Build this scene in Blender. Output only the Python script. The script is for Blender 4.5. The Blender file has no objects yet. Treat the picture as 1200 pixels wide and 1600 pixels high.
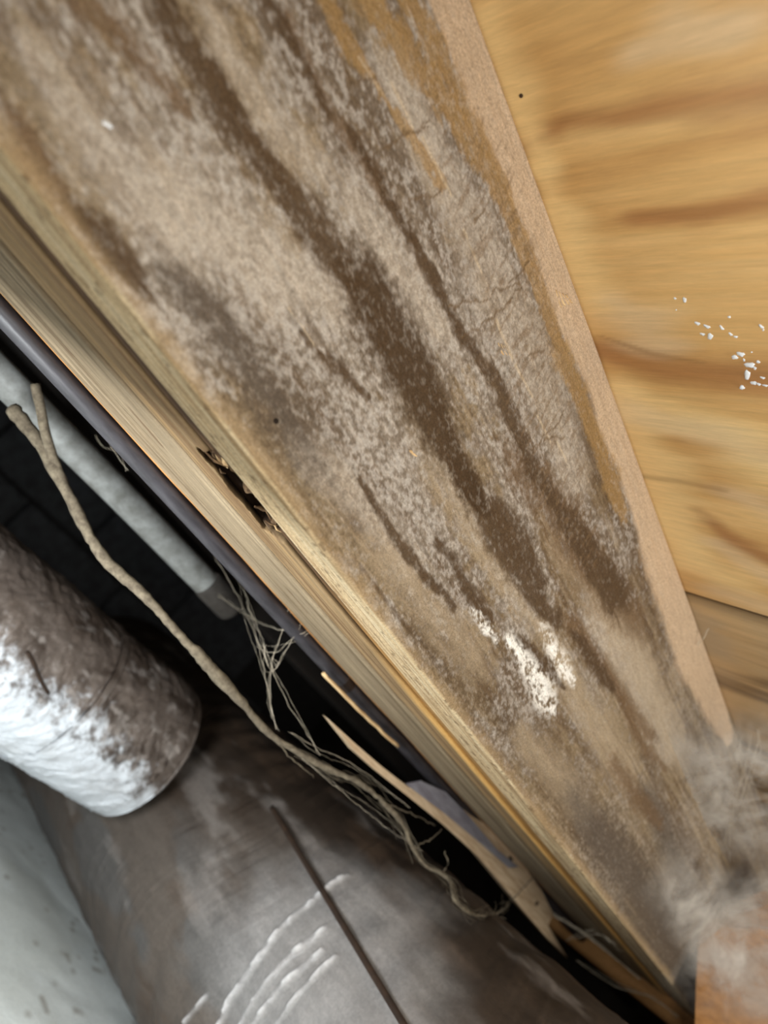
import bpy, bmesh, math, random
import numpy as np
from mathutils import Vector, Matrix

# ---------------------------------------------------------------- camera, world, lights, exposure
SC = bpy.context.scene
COL = SC.collection
CAM_H = 0.34                                   # lens height above the crawl-space ground
cam_data = bpy.data.cameras.new('camera')
cam = bpy.data.objects.new('camera', cam_data)
COL.objects.link(cam)
cam_data.sensor_fit = 'VERTICAL'
cam_data.sensor_height = 36.0
cam_data.lens = 1110.0 / 1600.0 * 36.0
cam_data.clip_start = 0.01
cam.matrix_world = Matrix(((0.46448529, -0.67150113, -0.57735574, 0.0),
                           (-0.62942401, 0.20828793, -0.74862645, 0.0),
                           (0.62295974, 0.71112753, -0.32591225, CAM_H),
                           (0, 0, 0, 1)))
cam_data.dof.use_dof = True
cam_data.dof.focus_distance = 0.44
cam_data.dof.aperture_fstop = 5.0
SC.camera = cam

world = bpy.data.worlds.new('crawl_space_air')
SC.world = world
world.use_nodes = True
world.node_tree.nodes['Background'].inputs['Color'].default_value = (1.0, 0.93, 0.84, 1)
world.node_tree.nodes['Background'].inputs['Strength'].default_value = 0.035


def lamp(name, loc, target, size, power, colour):
    l = bpy.data.lights.new(name, 'AREA')
    l.shape = 'DISK'
    l.size = size
    l.energy = power
    l.color = colour
    o = bpy.data.objects.new(name, l)
    COL.objects.link(o)
    o.location = loc
    o.rotation_euler = (Vector(target) - Vector(loc)).to_track_quat('-Z', 'Y').to_euler()
    return o


lamp('phone_torch', (0.0, -0.12, 0.36), (0.45, 0.29, 0.45), 0.10, 1.95, (0.965, 0.96, 0.90))
lamp('fill_light_bay', (0.62, -0.45, 0.56), (0.75, 0.29, 0.52), 0.26, 4.6, (0.97, 0.96, 0.90))  # added fill lamp, evens out the torch falloff along the joist
lamp('work_light_ground', (0.06, 0.33, 0.22), (0.54, 0.80, 0.04), 0.16, 4.2, (0.93, 0.975, 1.0))

SC.view_settings.view_transform = 'Standard'
SC.view_settings.look = 'None'
SC.view_settings.exposure = 0.0
SC.view_settings.gamma = 1.0
SC.view_settings.use_curve_mapping = False

# ---- measured positions in metres: stains and painted highlights on the boards, strands, edges
FACE = [('dark',[(-0.0185,0.5072,0.0054),(0.0199,0.5056,0.0061),(0.0548,0.5105,0.0072),(0.0892,0.5166,0.0085),(0.114,0.518,0.0039)]),('dark',[(0.0131,0.5116,0.0023),(0.037,0.5135,0.0028),(0.06,0.5144,0.0026)]),('dark',[(-0.0007,0.5488,0.0022),(0.0281,0.5526,0.0026),(0.0532,0.5538,0.0024)]),('dark2',[(0.1333,0.5245,0.0123),(0.1518,0.5231,0.0165),(0.1793,0.5208,0.0167),(0.2192,0.5186,0.0118),(0.2555,0.5185,0.0088)]),('dark',[(0.2555,0.5185,0.008),(0.3099,0.5199,0.0105),(0.3595,0.5222,0.0086),(0.4039,0.5277,0.0065)]),('dark',[(0.1226,0.481,0.0017),(0.1448,0.487,0.0042),(0.1679,0.4933,0.0011)]),('dark',[(0.0673,0.5609,0.0025),(0.1048,0.5619,0.0031),(0.1597,0.5659,0.0038),(0.2098,0.5685,0.0046),(0.2501,0.569,0.0053),(0.3073,0.5698,0.0068),(0.3655,0.5756,0.0085),(0.4402,0.588,0.0138)]),('brown',[(0.013,0.5528,0.0032),(0.0512,0.5554,0.0045),(0.0936,0.5602,0.0045)]),('dark',[(0.0283,0.4315,0.0042),(0.0431,0.4336,0.0064),(0.0577,0.432,0.0034)]),('brown',[(-0.0083,0.4342,0.0045),(0.0076,0.4301,0.0058),(0.0227,0.4306,0.0048)]),('brown',[(-0.0263,0.4795,0.0061),(-0.0107,0.486,0.0065),(0.0096,0.4903,0.0041)]),('murk',[(0.0791,0.4509,0.0128),(0.1124,0.4545,0.0199),(0.1435,0.4597,0.0197)]),('murk',[(0.1321,0.4467,0.014),(0.1783,0.4559,0.0138),(0.2429,0.4603,0.0115)]),('dark',[(0.195,0.4633,0.0018),(0.2531,0.4645,0.0031),(0.3035,0.466,0.003)]),('dark',[(0.2724,0.4813,0.0029),(0.318,0.483,0.0049),(0.3476,0.4845,0.0028)]),('dark',[(0.3811,0.493,0.0035),(0.4225,0.4996,0.0063),(0.4555,0.5013,0.0027)]),('dark',[(0.2784,0.5299,0.0056),(0.3096,0.531,0.0097),(0.3568,0.5317,0.0062)]),('brown',[(0.2825,0.5627,0.015),(0.346,0.5703,0.0192),(0.4103,0.5764,0.0209),(0.4792,0.5921,0.0165)]),('brown',[(0.4277,0.5397,0.0085),(0.4732,0.5414,0.0102),(0.5422,0.5489,0.0084),(0.6226,0.5577,0.0064)]),('dark',[(0.4405,0.5368,0.004),(0.4783,0.5386,0.006),(0.5193,0.5406,0.0038)]),('brown',[(0.5434,0.543,0.0052),(0.625,0.5449,0.0056),(0.6791,0.5543,0.0037)]),('brown',[(0.587,0.5093,0.0076),(0.6673,0.512,0.0103),(0.725,0.5197,0.0073)]),('murk',[(0.5381,0.457,0.0164),(0.6763,0.4615,0.0284),(0.8522,0.4717,0.0334),(0.9895,0.4588,0.0281)]),('murk',[(0.4309,0.4535,0.0121),(0.5298,0.4526,0.0161),(0.6542,0.4514,0.0182)]),('murk',[(0.2915,0.4366,0.0117),(0.3565,0.443,0.0108),(0.4398,0.4478,0.0097)]),('ochre',[(0.02,0.5971,0.0089),(0.055,0.6083,0.0082),(0.0916,0.6198,0.0089),(0.1305,0.627,0.0082),(0.1667,0.632,0.0078),(0.2038,0.6327,0.0062),(0.2475,0.6269,0.0118),(0.2929,0.6295,0.0086),(0.3344,0.629,0.0108),(0.3854,0.6266,0.0095)]),('ochre',[(0.0136,0.5765,0.0051),(0.0373,0.5772,0.0046),(0.0607,0.5847,0.0026),(0.0879,0.5895,0.0032),(0.1109,0.5944,0.0017)]),('ochre',[(0.0361,0.622,0.0078),(0.0641,0.6272,0.0074),(0.0977,0.6312,0.0057),(0.1357,0.6358,0.0042)]),('pale',[(0.06,0.5949,0.0115),(0.1014,0.5957,0.0144),(0.1575,0.6031,0.0205),(0.2024,0.6061,0.0244),(0.2609,0.6054,0.0211),(0.3244,0.5992,0.0169)]),('pale',[(0.0923,0.5419,0.009),(0.1287,0.5443,0.0116),(0.1705,0.5527,0.0084)]),('pale',[(0.0477,0.4707,0.0169),(0.0847,0.4858,0.0173),(0.1177,0.5033,0.0104)]),('pale',[(-0.0203,0.4568,0.0094),(0.0098,0.4548,0.0137),(0.042,0.4616,0.0136)]),('pale',[(0.0046,0.5189,0.0058),(0.0358,0.5262,0.0079),(0.0661,0.5349,0.0085)]),('pale',[(0.4386,0.5607,0.0149),(0.5269,0.5726,0.02),(0.6627,0.5744,0.0189)]),('edge',[(0.0421,0.6487,0.0145),(0.1043,0.6466,0.0151),(0.1611,0.652,0.0146),(0.2202,0.6489,0.0135),(0.3112,0.6503,0.0139),(0.392,0.6536,0.0173),(0.4763,0.6532,0.0291),(0.5932,0.6493,0.0322),(0.691,0.6462,0.0217),(0.7659,0.6439,0.0092)]),('white',[(0.3755,0.4889,0.0049),(0.4091,0.4873,0.0101),(0.4375,0.4863,0.013),(0.4608,0.4867,0.0069)]),('white',[(0.4004,0.5131,0.0063),(0.4366,0.5125,0.012),(0.4589,0.5127,0.0067)]),('white',[(0.3333,0.4762,0.0045),(0.358,0.4814,0.0052)]),('grey',[(0.5664,0.4597,0.0113),(0.683,0.4579,0.0252),(0.8538,0.4573,0.0326),(1.0109,0.4415,0.0237)]),('grey',[(0.6719,0.5215,0.0105),(0.7831,0.5179,0.019),(0.9001,0.5064,0.0204)]),('grey',[(0.0738,0.448,0.0084),(0.1167,0.4509,0.0123),(0.1554,0.4501,0.0098)]),('pale',[(0.473,0.5607,0.0093),(0.5269,0.5726,0.0133),(0.5746,0.5701,0.0118)]),('white',[(0.5488,0.3695,0.0023),(0.5759,0.4157,0.0052),(0.6095,0.4248,0.0028)]),('tan',[(0.429,0.566,0.0119),(0.506,0.5782,0.0198),(0.6007,0.58,0.0217),(0.6817,0.5781,0.0155)]),('tan',[(0.4518,0.5079,0.011),(0.5257,0.5122,0.015),(0.6193,0.5139,0.0131)]),('tan',[(0.2484,0.4505,0.0095),(0.3017,0.4544,0.0124),(0.3515,0.4604,0.0111)]),('tan',[(0.3056,0.5051,0.0055),(0.3662,0.5102,0.0075),(0.4377,0.5162,0.0083)]),('tan',[(0.453,0.4558,0.01),(0.5193,0.4589,0.0135),(0.5813,0.461,0.0115)]),('tan',[(0.1888,0.5112,0.0079),(0.2313,0.5101,0.0105),(0.2829,0.5066,0.009)]),('tan',[(0.3474,0.5533,0.0037),(0.413,0.5659,0.007),(0.4601,0.5773,0.0094)]),('pale',[(0.1603,0.4508,0.0099),(0.2031,0.4571,0.0108),(0.2563,0.4622,0.0098)]),('slit',[(0.0586,0.592,0.0009),(0.0801,0.5926,0.0006)]),('slit',[(0.0865,0.5957,0.0008),(0.1181,0.5976,0.0008)]),('slit',[(0.1372,0.5959,0.0009),(0.1622,0.5951,0.0007)]),('slit',[(0.1908,0.5907,0.0009),(0.2176,0.5897,0.001)]),('slit',[(0.2226,0.5899,0.001),(0.2494,0.592,0.0008)]),('slit',[(0.263,0.5894,0.0008),(0.286,0.5903,0.0008)]),('tan',[(0.1972,0.5643,0.0011),(0.2501,0.569,0.0024),(0.3073,0.5698,0.0026),(0.3542,0.5654,0.0016)]),('slit',[(0.1031,0.4835,0.0003),(0.1253,0.4843,0.0003)]),('slit',[(0.0416,0.5806,0.0005),(0.0607,0.5847,0.0004)]),('slit',[(0.2906,0.5952,0.0008),(0.309,0.5961,0.0008)])]
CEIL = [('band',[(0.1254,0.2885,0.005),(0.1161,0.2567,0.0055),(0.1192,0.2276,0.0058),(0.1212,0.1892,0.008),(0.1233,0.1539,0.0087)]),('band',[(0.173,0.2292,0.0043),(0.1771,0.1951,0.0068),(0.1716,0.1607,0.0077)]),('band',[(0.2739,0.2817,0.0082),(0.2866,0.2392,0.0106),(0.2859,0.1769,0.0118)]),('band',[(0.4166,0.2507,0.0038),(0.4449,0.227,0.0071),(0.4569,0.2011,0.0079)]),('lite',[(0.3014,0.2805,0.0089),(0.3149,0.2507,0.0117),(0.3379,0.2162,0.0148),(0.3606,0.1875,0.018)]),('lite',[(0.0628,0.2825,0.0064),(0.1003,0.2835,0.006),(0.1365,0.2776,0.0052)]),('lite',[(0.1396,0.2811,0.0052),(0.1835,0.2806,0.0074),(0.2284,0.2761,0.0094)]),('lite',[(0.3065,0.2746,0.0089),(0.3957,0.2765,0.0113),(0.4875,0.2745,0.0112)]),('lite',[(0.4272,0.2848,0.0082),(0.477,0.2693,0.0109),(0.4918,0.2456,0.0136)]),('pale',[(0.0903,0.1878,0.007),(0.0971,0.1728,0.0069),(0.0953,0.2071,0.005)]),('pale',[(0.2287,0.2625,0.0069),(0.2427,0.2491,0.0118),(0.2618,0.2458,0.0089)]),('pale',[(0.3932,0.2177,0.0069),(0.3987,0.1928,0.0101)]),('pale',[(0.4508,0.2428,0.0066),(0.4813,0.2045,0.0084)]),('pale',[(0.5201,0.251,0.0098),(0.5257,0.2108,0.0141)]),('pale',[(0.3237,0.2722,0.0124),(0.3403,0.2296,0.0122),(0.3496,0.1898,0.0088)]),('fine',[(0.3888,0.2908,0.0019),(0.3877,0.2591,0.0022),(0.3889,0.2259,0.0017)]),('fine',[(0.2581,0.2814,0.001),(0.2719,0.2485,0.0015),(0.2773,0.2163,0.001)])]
STRAP = [(0.6337,0.6156,0.2848),(0.6306,0.5822,0.2801),(0.6278,0.5511,0.2757),(0.6254,0.5223,0.2715),(0.6232,0.4953,0.2676),(0.6213,0.47,0.264),(0.6195,0.4463,0.2605),(0.618,0.424,0.2572),(0.6166,0.4029,0.2541),(0.6153,0.383,0.2511),(0.6142,0.3641,0.2483),(0.6131,0.3462,0.2456),(0.6122,0.3292,0.2431),(0.6113,0.313,0.2406)]
ROOT = [(0.1332,0.62,0.3976),(0.1589,0.6,0.3921),(0.1902,0.575,0.3792),(0.2175,0.56,0.3673),(0.2425,0.54,0.3586),(0.2692,0.52,0.3581),(0.2835,0.51,0.3571),(0.308,0.5,0.3539),(0.3508,0.49,0.35),(0.3958,0.485,0.3461),(0.4341,0.48,0.3424),(0.4701,0.47,0.3467),(0.5054,0.46,0.3538),(0.5305,0.45,0.3615),(0.5656,0.44,0.3628),(0.5958,0.43,0.3594),(0.6145,0.42,0.35),(0.6327,0.41,0.3459),(0.647,0.4,0.3498),(0.6534,0.39,0.3489),(0.6478,0.375,0.34),(0.6761,0.37,0.34),(0.7465,0.39,0.3508),(0.8217,0.42,0.3649),(0.8874,0.452,0.3785)]
ROOTB = [(0.1251,0.6,0.4212),(0.161,0.59,0.3963),(0.1909,0.577,0.3794),(0.2157,0.562,0.3685)]
ROOTTW = [[(0.6631,0.41,0.35),(0.6662,0.412,0.3608),(0.6537,0.415,0.3677)],[(0.8039,0.42,0.3517),(0.8588,0.43,0.3607)],[(0.6145,0.42,0.35),(0.6462,0.43,0.3691),(0.6654,0.44,0.3831)],[(0.4341,0.48,0.3424),(0.4694,0.475,0.3387),(0.5016,0.47,0.3389)],[(0.5656,0.44,0.3628),(0.6198,0.45,0.3733),(0.6753,0.455,0.3823)],[(0.9213,0.459,0.4236),(0.9141,0.455,0.4371),(0.9064,0.45,0.4463)],[(0.9012,0.459,0.3791),(0.9136,0.459,0.4066),(0.9266,0.459,0.4352)]]
WEBS = [[(0.3497,0.464,0.4247),(0.3735,0.48,0.4083),(0.394,0.49,0.387),(0.4154,0.487,0.3646),(0.4367,0.478,0.3485)],[(0.3805,0.6,0.4349),(0.3853,0.54,0.4061),(0.4083,0.5,0.3745),(0.4268,0.48,0.3549)],[(0.393,0.58,0.4194),(0.393,0.52,0.3979),(0.4234,0.49,0.3753),(0.4859,0.466,0.3567)],[(0.3704,0.465,0.423),(0.3878,0.48,0.4048),(0.399,0.49,0.387)],[(0.3792,0.464,0.4231),(0.3778,0.47,0.409),(0.3858,0.485,0.394),(0.3924,0.52,0.39)],[(0.3812,0.5,0.3945),(0.3904,0.495,0.3857),(0.4009,0.49,0.3813),(0.3983,0.488,0.391),(0.3908,0.49,0.3897)],[(0.4143,0.66,0.4132),(0.4085,0.58,0.4109),(0.3867,0.5,0.4131),(0.3898,0.464,0.4311)],[(0.3922,0.64,0.4478),(0.3963,0.58,0.4303),(0.3629,0.464,0.4281)],[(0.2035,0.66,0.4366),(0.2146,0.65,0.4335),(0.2232,0.64,0.4404),(0.2129,0.64,0.4421)],[(0.1583,0.67,0.4527),(0.1713,0.66,0.4477),(0.1863,0.65,0.4407)],[(0.1887,0.62,0.4402),(0.2017,0.6,0.4301),(0.2214,0.59,0.4255)],[(0.2882,0.655,0.4555),(0.3486,0.62,0.4347),(0.3875,0.58,0.415),(0.4017,0.5,0.3841)],[(0.4482,0.475,0.3434),(0.5159,0.46,0.3456),(0.5988,0.45,0.3482),(0.6302,0.42,0.3537)],[(0.4516,0.477,0.3546),(0.4901,0.475,0.3611),(0.5418,0.47,0.3719),(0.6273,0.459,0.3776)]]
CWEB = [[(0.6,0.2846,0.6477),(0.58,0.2744,0.6603),(0.555,0.2575,0.6618)],[(0.555,0.2575,0.6618),(0.56,0.2476,0.6603),(0.6,0.2456,0.6653),(0.65,0.2534,0.6669)],[(0.7,0.2889,0.6885),(0.7,0.2911,0.6791),(0.71,0.2808,0.6742),(0.71,0.2722,0.681),(0.7,0.2813,0.6863),(0.7,0.2894,0.6824)],[(0.71,0.2728,0.6782),(0.76,0.2694,0.6665),(0.8,0.2706,0.6396),(0.84,0.2741,0.6094),(0.9,0.2807,0.5847),(1.0,0.2922,0.5698)],[(0.71,0.2692,0.68),(0.76,0.2582,0.6561),(0.8,0.262,0.6281),(0.85,0.2714,0.5996),(0.9,0.2852,0.5817),(1.0,0.3051,0.5701)],[(0.9,0.3151,0.6384),(0.88,0.3089,0.6449),(0.87,0.3087,0.6485)],[(0.97,0.3648,0.578),(0.95,0.3436,0.5633),(0.94,0.3242,0.5621),(0.94,0.3186,0.5702),(0.95,0.3168,0.5671),(0.96,0.3093,0.5721)],[(0.97,0.3648,0.578),(0.97,0.3454,0.5575),(1.0,0.3306,0.5347)],[(0.71,0.2792,0.6708),(0.78,0.2816,0.6638),(0.82,0.2826,0.6356)],[(0.84,0.3656,0.4993),(0.83,0.3611,0.4833),(0.82,0.3581,0.4742)],[(1.05,0.4396,0.394),(1.0,0.3893,0.4216),(1.0,0.3677,0.4241),(1.08,0.3646,0.4407)],[(1.1,0.4367,0.3847),(1.12,0.3864,0.3913),(1.14,0.3458,0.4102),(1.15,0.3129,0.4119)],[(1.0,0.449,0.4064),(1.02,0.4052,0.4128),(1.1,0.3568,0.4167)]]
SPLINTER = [(0.4682,0.3847),(0.5137,0.3858),(0.562,0.3878),(0.6128,0.3913),(0.635,0.3968),(0.7056,0.4157),(0.783,0.4261),(0.8783,0.4258),(0.972,0.4193),(1.0338,0.4102),(1.0406,0.3934),(1.1449,0.381),(1.0606,0.3814),(0.9553,0.3847),(0.8581,0.3902),(0.7944,0.3927),(0.7085,0.3901),(0.6419,0.3864),(0.5706,0.3814),(0.5217,0.3796)]
LATH = [(0.6063,0.3917),(0.6244,0.4053),(0.6655,0.4153),(0.7238,0.4165),(0.8148,0.4132),(0.8817,0.4182),(0.8638,0.4086),(0.7876,0.405),(0.6888,0.3991)]
ROD = [(0.4221,0.462,0.408),(0.4836,0.462,0.4087),(0.5593,0.462,0.4118)]
NAILS = [(0.8617,0.46,0.4405),(0.9759,0.46,0.4034)]
TWIG = [(0.3293,0.709,0.2521),(0.3419,0.7082,0.2478),(0.3586,0.7072,0.2396),(0.378,0.707,0.2326)]
HOLE = [(0.1474,0.333,0.4252),(0.1599,0.333,0.4238),(0.2052,0.333,0.4262),(0.2231,0.333,0.4223)]
DROPS = [(0.2276,0.2226,0.66),(0.2286,0.2171,0.66),(0.2522,0.2117,0.66),(0.2535,0.2074,0.66),(0.2518,0.1954,0.66),(0.2535,0.1928,0.66),(0.2468,0.2079,0.66),(0.2484,0.1772,0.66),(0.2463,0.1779,0.66),(0.2655,0.1921,0.66),(0.2695,0.191,0.66),(0.273,0.1883,0.66),(0.2751,0.1858,0.66),(0.2801,0.1909,0.66),(0.2704,0.1833,0.66),(0.2861,0.1883,0.66),(0.2868,0.1855,0.66),(0.2818,0.1826,0.66),(0.2901,0.1956,0.66),(0.2874,0.182,0.66),(0.2354,0.2238,0.66),(0.2447,0.2131,0.66),(0.2402,0.194,0.66),(0.2475,0.1996,0.66),(0.268,0.1961,0.66),(0.2638,0.1858,0.66)]
MISC = {'chip1': (0.2169,0.287,0.6464),'chip2': (0.2068,0.287,0.5867),'speck': (0.0079,0.287,0.4621),'nailhole': (0.1386,0.287,0.4461),'chip3': (0.2095,0.287,0.499),'knot': (0.1013,0.2775,0.66),'seamA': 0.4267934809005559}
CRACKS = [[(0.078,0.5718,0.0006),(0.0802,0.59,0.0006),(0.084,0.6027,0.0006)],[(0.0811,0.5944,0.0006),(0.0801,0.6044,0.0006)],[(0.1624,0.5641,0.0006),(0.1759,0.591,0.0007),(0.181,0.6131,0.0007),(0.1801,0.6302,0.0007)],[(0.1808,0.6068,0.0007),(0.1864,0.6176,0.0007)],[(0.1822,0.5622,0.0007),(0.1877,0.5895,0.0007),(0.1888,0.6181,0.0007)],[(0.1385,0.6157,0.0007),(0.1385,0.6038,0.0007)],[(0.2249,0.5988,0.0007),(0.2313,0.616,0.0008)],[(0.2762,0.5739,0.0008),(0.2823,0.5986,0.0008),(0.2767,0.6111,0.0008)],[(0.2815,0.5855,0.0008),(0.2915,0.6024,0.0008)],[(0.0497,0.5744,0.0005),(0.0527,0.586,0.0006)],[(0.1045,0.5724,0.0006),(0.1133,0.5927,0.0006)]]
BLOCK = [(0.2482, 0.4057), (0.2639, 0.4384), (0.2848, 0.4862), (0.2851, 0.5024), (0.2741, 0.5268), (0.2596, 0.5519), (0.2442, 0.5742), (0.2259, 0.5975), (0.1748, 0.5355), (0.1296, 0.4339), (0.2207, 0.3578)]
CREASE = [([(0.4836, 3.5028), (0.4865, 3.3725), (0.4852, 3.1184), (0.4867, 2.9259), (0.486, 2.7077), (0.4863, 2.4845)], 0.0028), ([(0.4614, 3.399), (0.46, 3.2252), (0.4573, 2.9969), (0.4515, 2.7797)], 0.0026), ([(0.4475, 3.3381), (0.4434, 3.101), (0.4377, 2.8575)], 0.0022), ([(0.4242, 3.2357), (0.4257, 3.0397), (0.4228, 2.8347)], 0.002), ([(0.5239, 3.639), (0.5132, 3.4503)], 0.0022)]
CLEAN = (0.433, 2.963)

# ---------------------------------------------------------------- helpers
RNG = random.Random(7)


def lin(r, g, b):
    c = np.array([r, g, b], float) / 255.0
    return np.where(c <= 0.04045, c / 12.92, ((c + 0.055) / 1.055) ** 2.4)


def vnoise(u, v, seed=0):
    """smooth lattice noise 0..1"""
    u = np.asarray(u, float); v = np.asarray(v, float)
    tab = np.random.RandomState(seed + 11).rand(256, 256)
    iu = np.floor(u).astype(int); iv = np.floor(v).astype(int)
    fu = u - iu; fv = v - iv
    fu = fu * fu * (3 - 2 * fu); fv = fv * fv * (3 - 2 * fv)
    a = tab[iu & 255, iv & 255]; b = tab[(iu + 1) & 255, iv & 255]
    c = tab[iu & 255, (iv + 1) & 255]; d = tab[(iu + 1) & 255, (iv + 1) & 255]
    return (a * (1 - fu) + b * fu) * (1 - fv) + (c * (1 - fu) + d * fu) * fv


def fbm(u, v, octaves=4, seed=0, gain=0.55):
    t = 0; amp = 1.0; tot = 0
    for k in range(octaves):
        t = t + amp * vnoise(u * 2 ** k + 17.3 * k, v * 2 ** k + 5.1 * k, seed + k)
        tot += amp; amp *= gain
    return t / tot


def smooth(a, b, x):
    t = np.clip((x - a) / (b - a), 0, 1)
    return t * t * (3 - 2 * t)


def mix(c, k, m):
    return c * (1 - m[:, None]) + np.asarray(k)[None, :] * m[:, None]


def stroke_mask(X, Z, pts, soft=0.5, stretch=0.45):
    """0..1 inside a stain drawn as a polyline (along, across, half width) on a board"""
    best = np.full(X.shape, 9.0)
    for (x0, z0, w0), (x1, z1, w1) in zip(pts[:-1], pts[1:]):
        dx, dz = x1 - x0, z1 - z0
        l2 = dx * dx + dz * dz + 1e-12
        t = np.clip(((X - x0) * dx + (Z - z0) * dz) / l2, 0, 1)
        ex = (X - x0 - t * dx) * stretch; ez = Z - z0 - t * dz
        d = np.sqrt(ex * ex + ez * ez) / (w0 + (w1 - w0) * t)
        best = np.minimum(best, d)
    return best


def mesh_obj(name, verts, faces, mat, parent=None, cols=None, smooth_shade=False):
    me = bpy.data.meshes.new(name)
    if isinstance(verts, np.ndarray):
        verts = verts.tolist()
    if isinstance(faces, np.ndarray):
        faces = faces.tolist()
    me.from_pydata(verts, [], faces)
    me.materials.append(mat)
    if cols is not None:
        at = me.color_attributes.new('tint', 'FLOAT_COLOR', 'POINT')
        rgba = np.ones((len(verts), 4), np.float32); rgba[:, :3] = np.clip(cols, 0, 1)
        at.data.foreach_set('color', rgba.ravel())
    if smooth_shade:
        me.polygons.foreach_set('use_smooth', [True] * len(me.polygons))
    me.update()
    o = bpy.data.objects.new(name, me)
    COL.objects.link(o)
    if parent is not None:
        o.parent = parent
    return o


def tag(o, label=None, cat=None, group=None, kind=None):
    if label: o['label'] = label
    if cat: o['category'] = cat
    if group: o['group'] = group
    if kind: o['kind'] = kind
    return o


def empty(name, loc):
    o = bpy.data.objects.new(name, None)
    COL.objects.link(o); o.location = loc
    o.empty_display_size = 0.02
    return o


def put(o, parent):
    """parent without moving"""
    o.parent = parent
    o.matrix_parent_inverse = Matrix.Translation(parent.location).inverted()
    return o


def grid_faces(nu, nv, wrap_v=False, flip=False):
    i = np.arange(nu - 1)[:, None]
    j = np.arange(nv if wrap_v else nv - 1)[None, :]
    j2 = (j + 1) % nv
    a = i * nv + j; b = i * nv + j2; c = (i + 1) * nv + j2; d = (i + 1) * nv + j
    f = np.stack([a, b, c, d] if not flip else [a, d, c, b], -1).reshape(-1, 4)
    return f


def tube_data(path, radii, sides=8, jitter=0.0, seed=0):
    rr = random.Random(seed)
    P = [Vector(p) for p in path]
    V = []; F = []
    n = len(P)
    ref = Vector((0.13, 0.21, 0.97))
    for i, p in enumerate(P):
        t = (P[min(i + 1, n - 1)] - P[max(i - 1, 0)])
        if t.length < 1e-9: t = Vector((1, 0, 0))
        t.normalize()
        a = t.cross(ref)
        if a.length < 1e-3: a = t.cross(Vector((1, 0, 0)))
        a.normalize(); b = t.cross(a)
        r = radii[i] if hasattr(radii, '__len__') else radii
        for k in range(sides):
            th = 2 * math.pi * k / sides
            q = r * (1 + jitter * (rr.random() - 0.5))
            V.append(tuple(p + a * math.cos(th) * q + b * math.sin(th) * q))
    for i in range(n - 1):
        for k in range(sides):
            F.append((i * sides + k, i * sides + (k + 1) % sides, (i + 1) * sides + (k + 1) % sides, (i + 1) * sides + k))
    F.append(tuple(range(sides - 1, -1, -1))); F.append(tuple((n - 1) * sides + k for k in range(sides)))
    return V, F


def resample(path, step, wob=0.0, seed=0):
    """Catmull-Rom through the points, with a little wander"""
    rr = random.Random(seed)
    P = [Vector(p) for p in path]
    out = []
    for i in range(len(P) - 1):
        p0 = P[max(i - 1, 0)]; p1 = P[i]; p2 = P[i + 1]; p3 = P[min(i + 2, len(P) - 1)]
        n = max(1, int((p2 - p1).length / step))
        for k in range(n):
            t = k / n
            q = 0.5 * ((2 * p1) + (p2 - p0) * t + (2 * p0 - 5 * p1 + 4 * p2 - p3) * t * t + (3 * p1 - p0 - 3 * p2 + p3) * t ** 3)
            if wob and (i or k):
                q = q + Vector((rr.gauss(0, wob), rr.gauss(0, wob), rr.gauss(0, wob)))
            out.append(q)
    out.append(P[-1])
    return out


def prism(name, outline, y0, y1, mat, parent=None, axis='Y', rough=0.0, seed=0):
    """extrude an outline (x,z) between y0 and y1, chamfered front edge"""
    rr = random.Random(seed)
    n = len(outline)
    cx = sum(p[0] for p in outline) / n; cz = sum(p[1] for p in outline) / n
    V = []
    ins = 0.0012
    for lay, y in enumerate((y0, y0 + (y1 - y0) * 0.15, y1)):
        for (x, z) in outline:
            k = ins if lay == 0 else 0
            dx, dz = x - cx, z - cz
            d = math.hypot(dx, dz) or 1
            q = (x - dx / d * k + rr.uniform(-rough, rough), y, z - dz / d * k + rr.uniform(-rough, rough))
            V.append(q if axis == 'Y' else (q[1], q[0], q[2]))
    F = []
    for l in range(2):
        for i in range(n):
            j = (i + 1) % n
            F.append((l * n + i, l * n + j, (l + 1) * n + j, (l + 1) * n + i))
    F.append(tuple(range(n - 1, -1, -1))); F.append(tuple(2 * n + i for i in range(n)))
    o = mesh_obj(name, V, F, mat, parent)
    bm = bmesh.new(); bm.from_mesh(o.data)
    bmesh.ops.recalc_face_normals(bm, faces=bm.faces)
    bmesh.ops.triangulate(bm, faces=[f for f in bm.faces if len(f.verts) > 4])
    bm.to_mesh(o.data); bm.free()
    return o


# ---------------------------------------------------------------- materials
def new_mat(name):
    m = bpy.data.materials.new(name); m.use_nodes = True
    nt = m.node_tree
    b = nt.nodes['Principled BSDF']
    return m, nt, b


def N(nt, kind, **kw):
    n = nt.nodes.new(kind)
    for k, v in kw.items():
        setattr(n, k, v)
    return n


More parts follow.
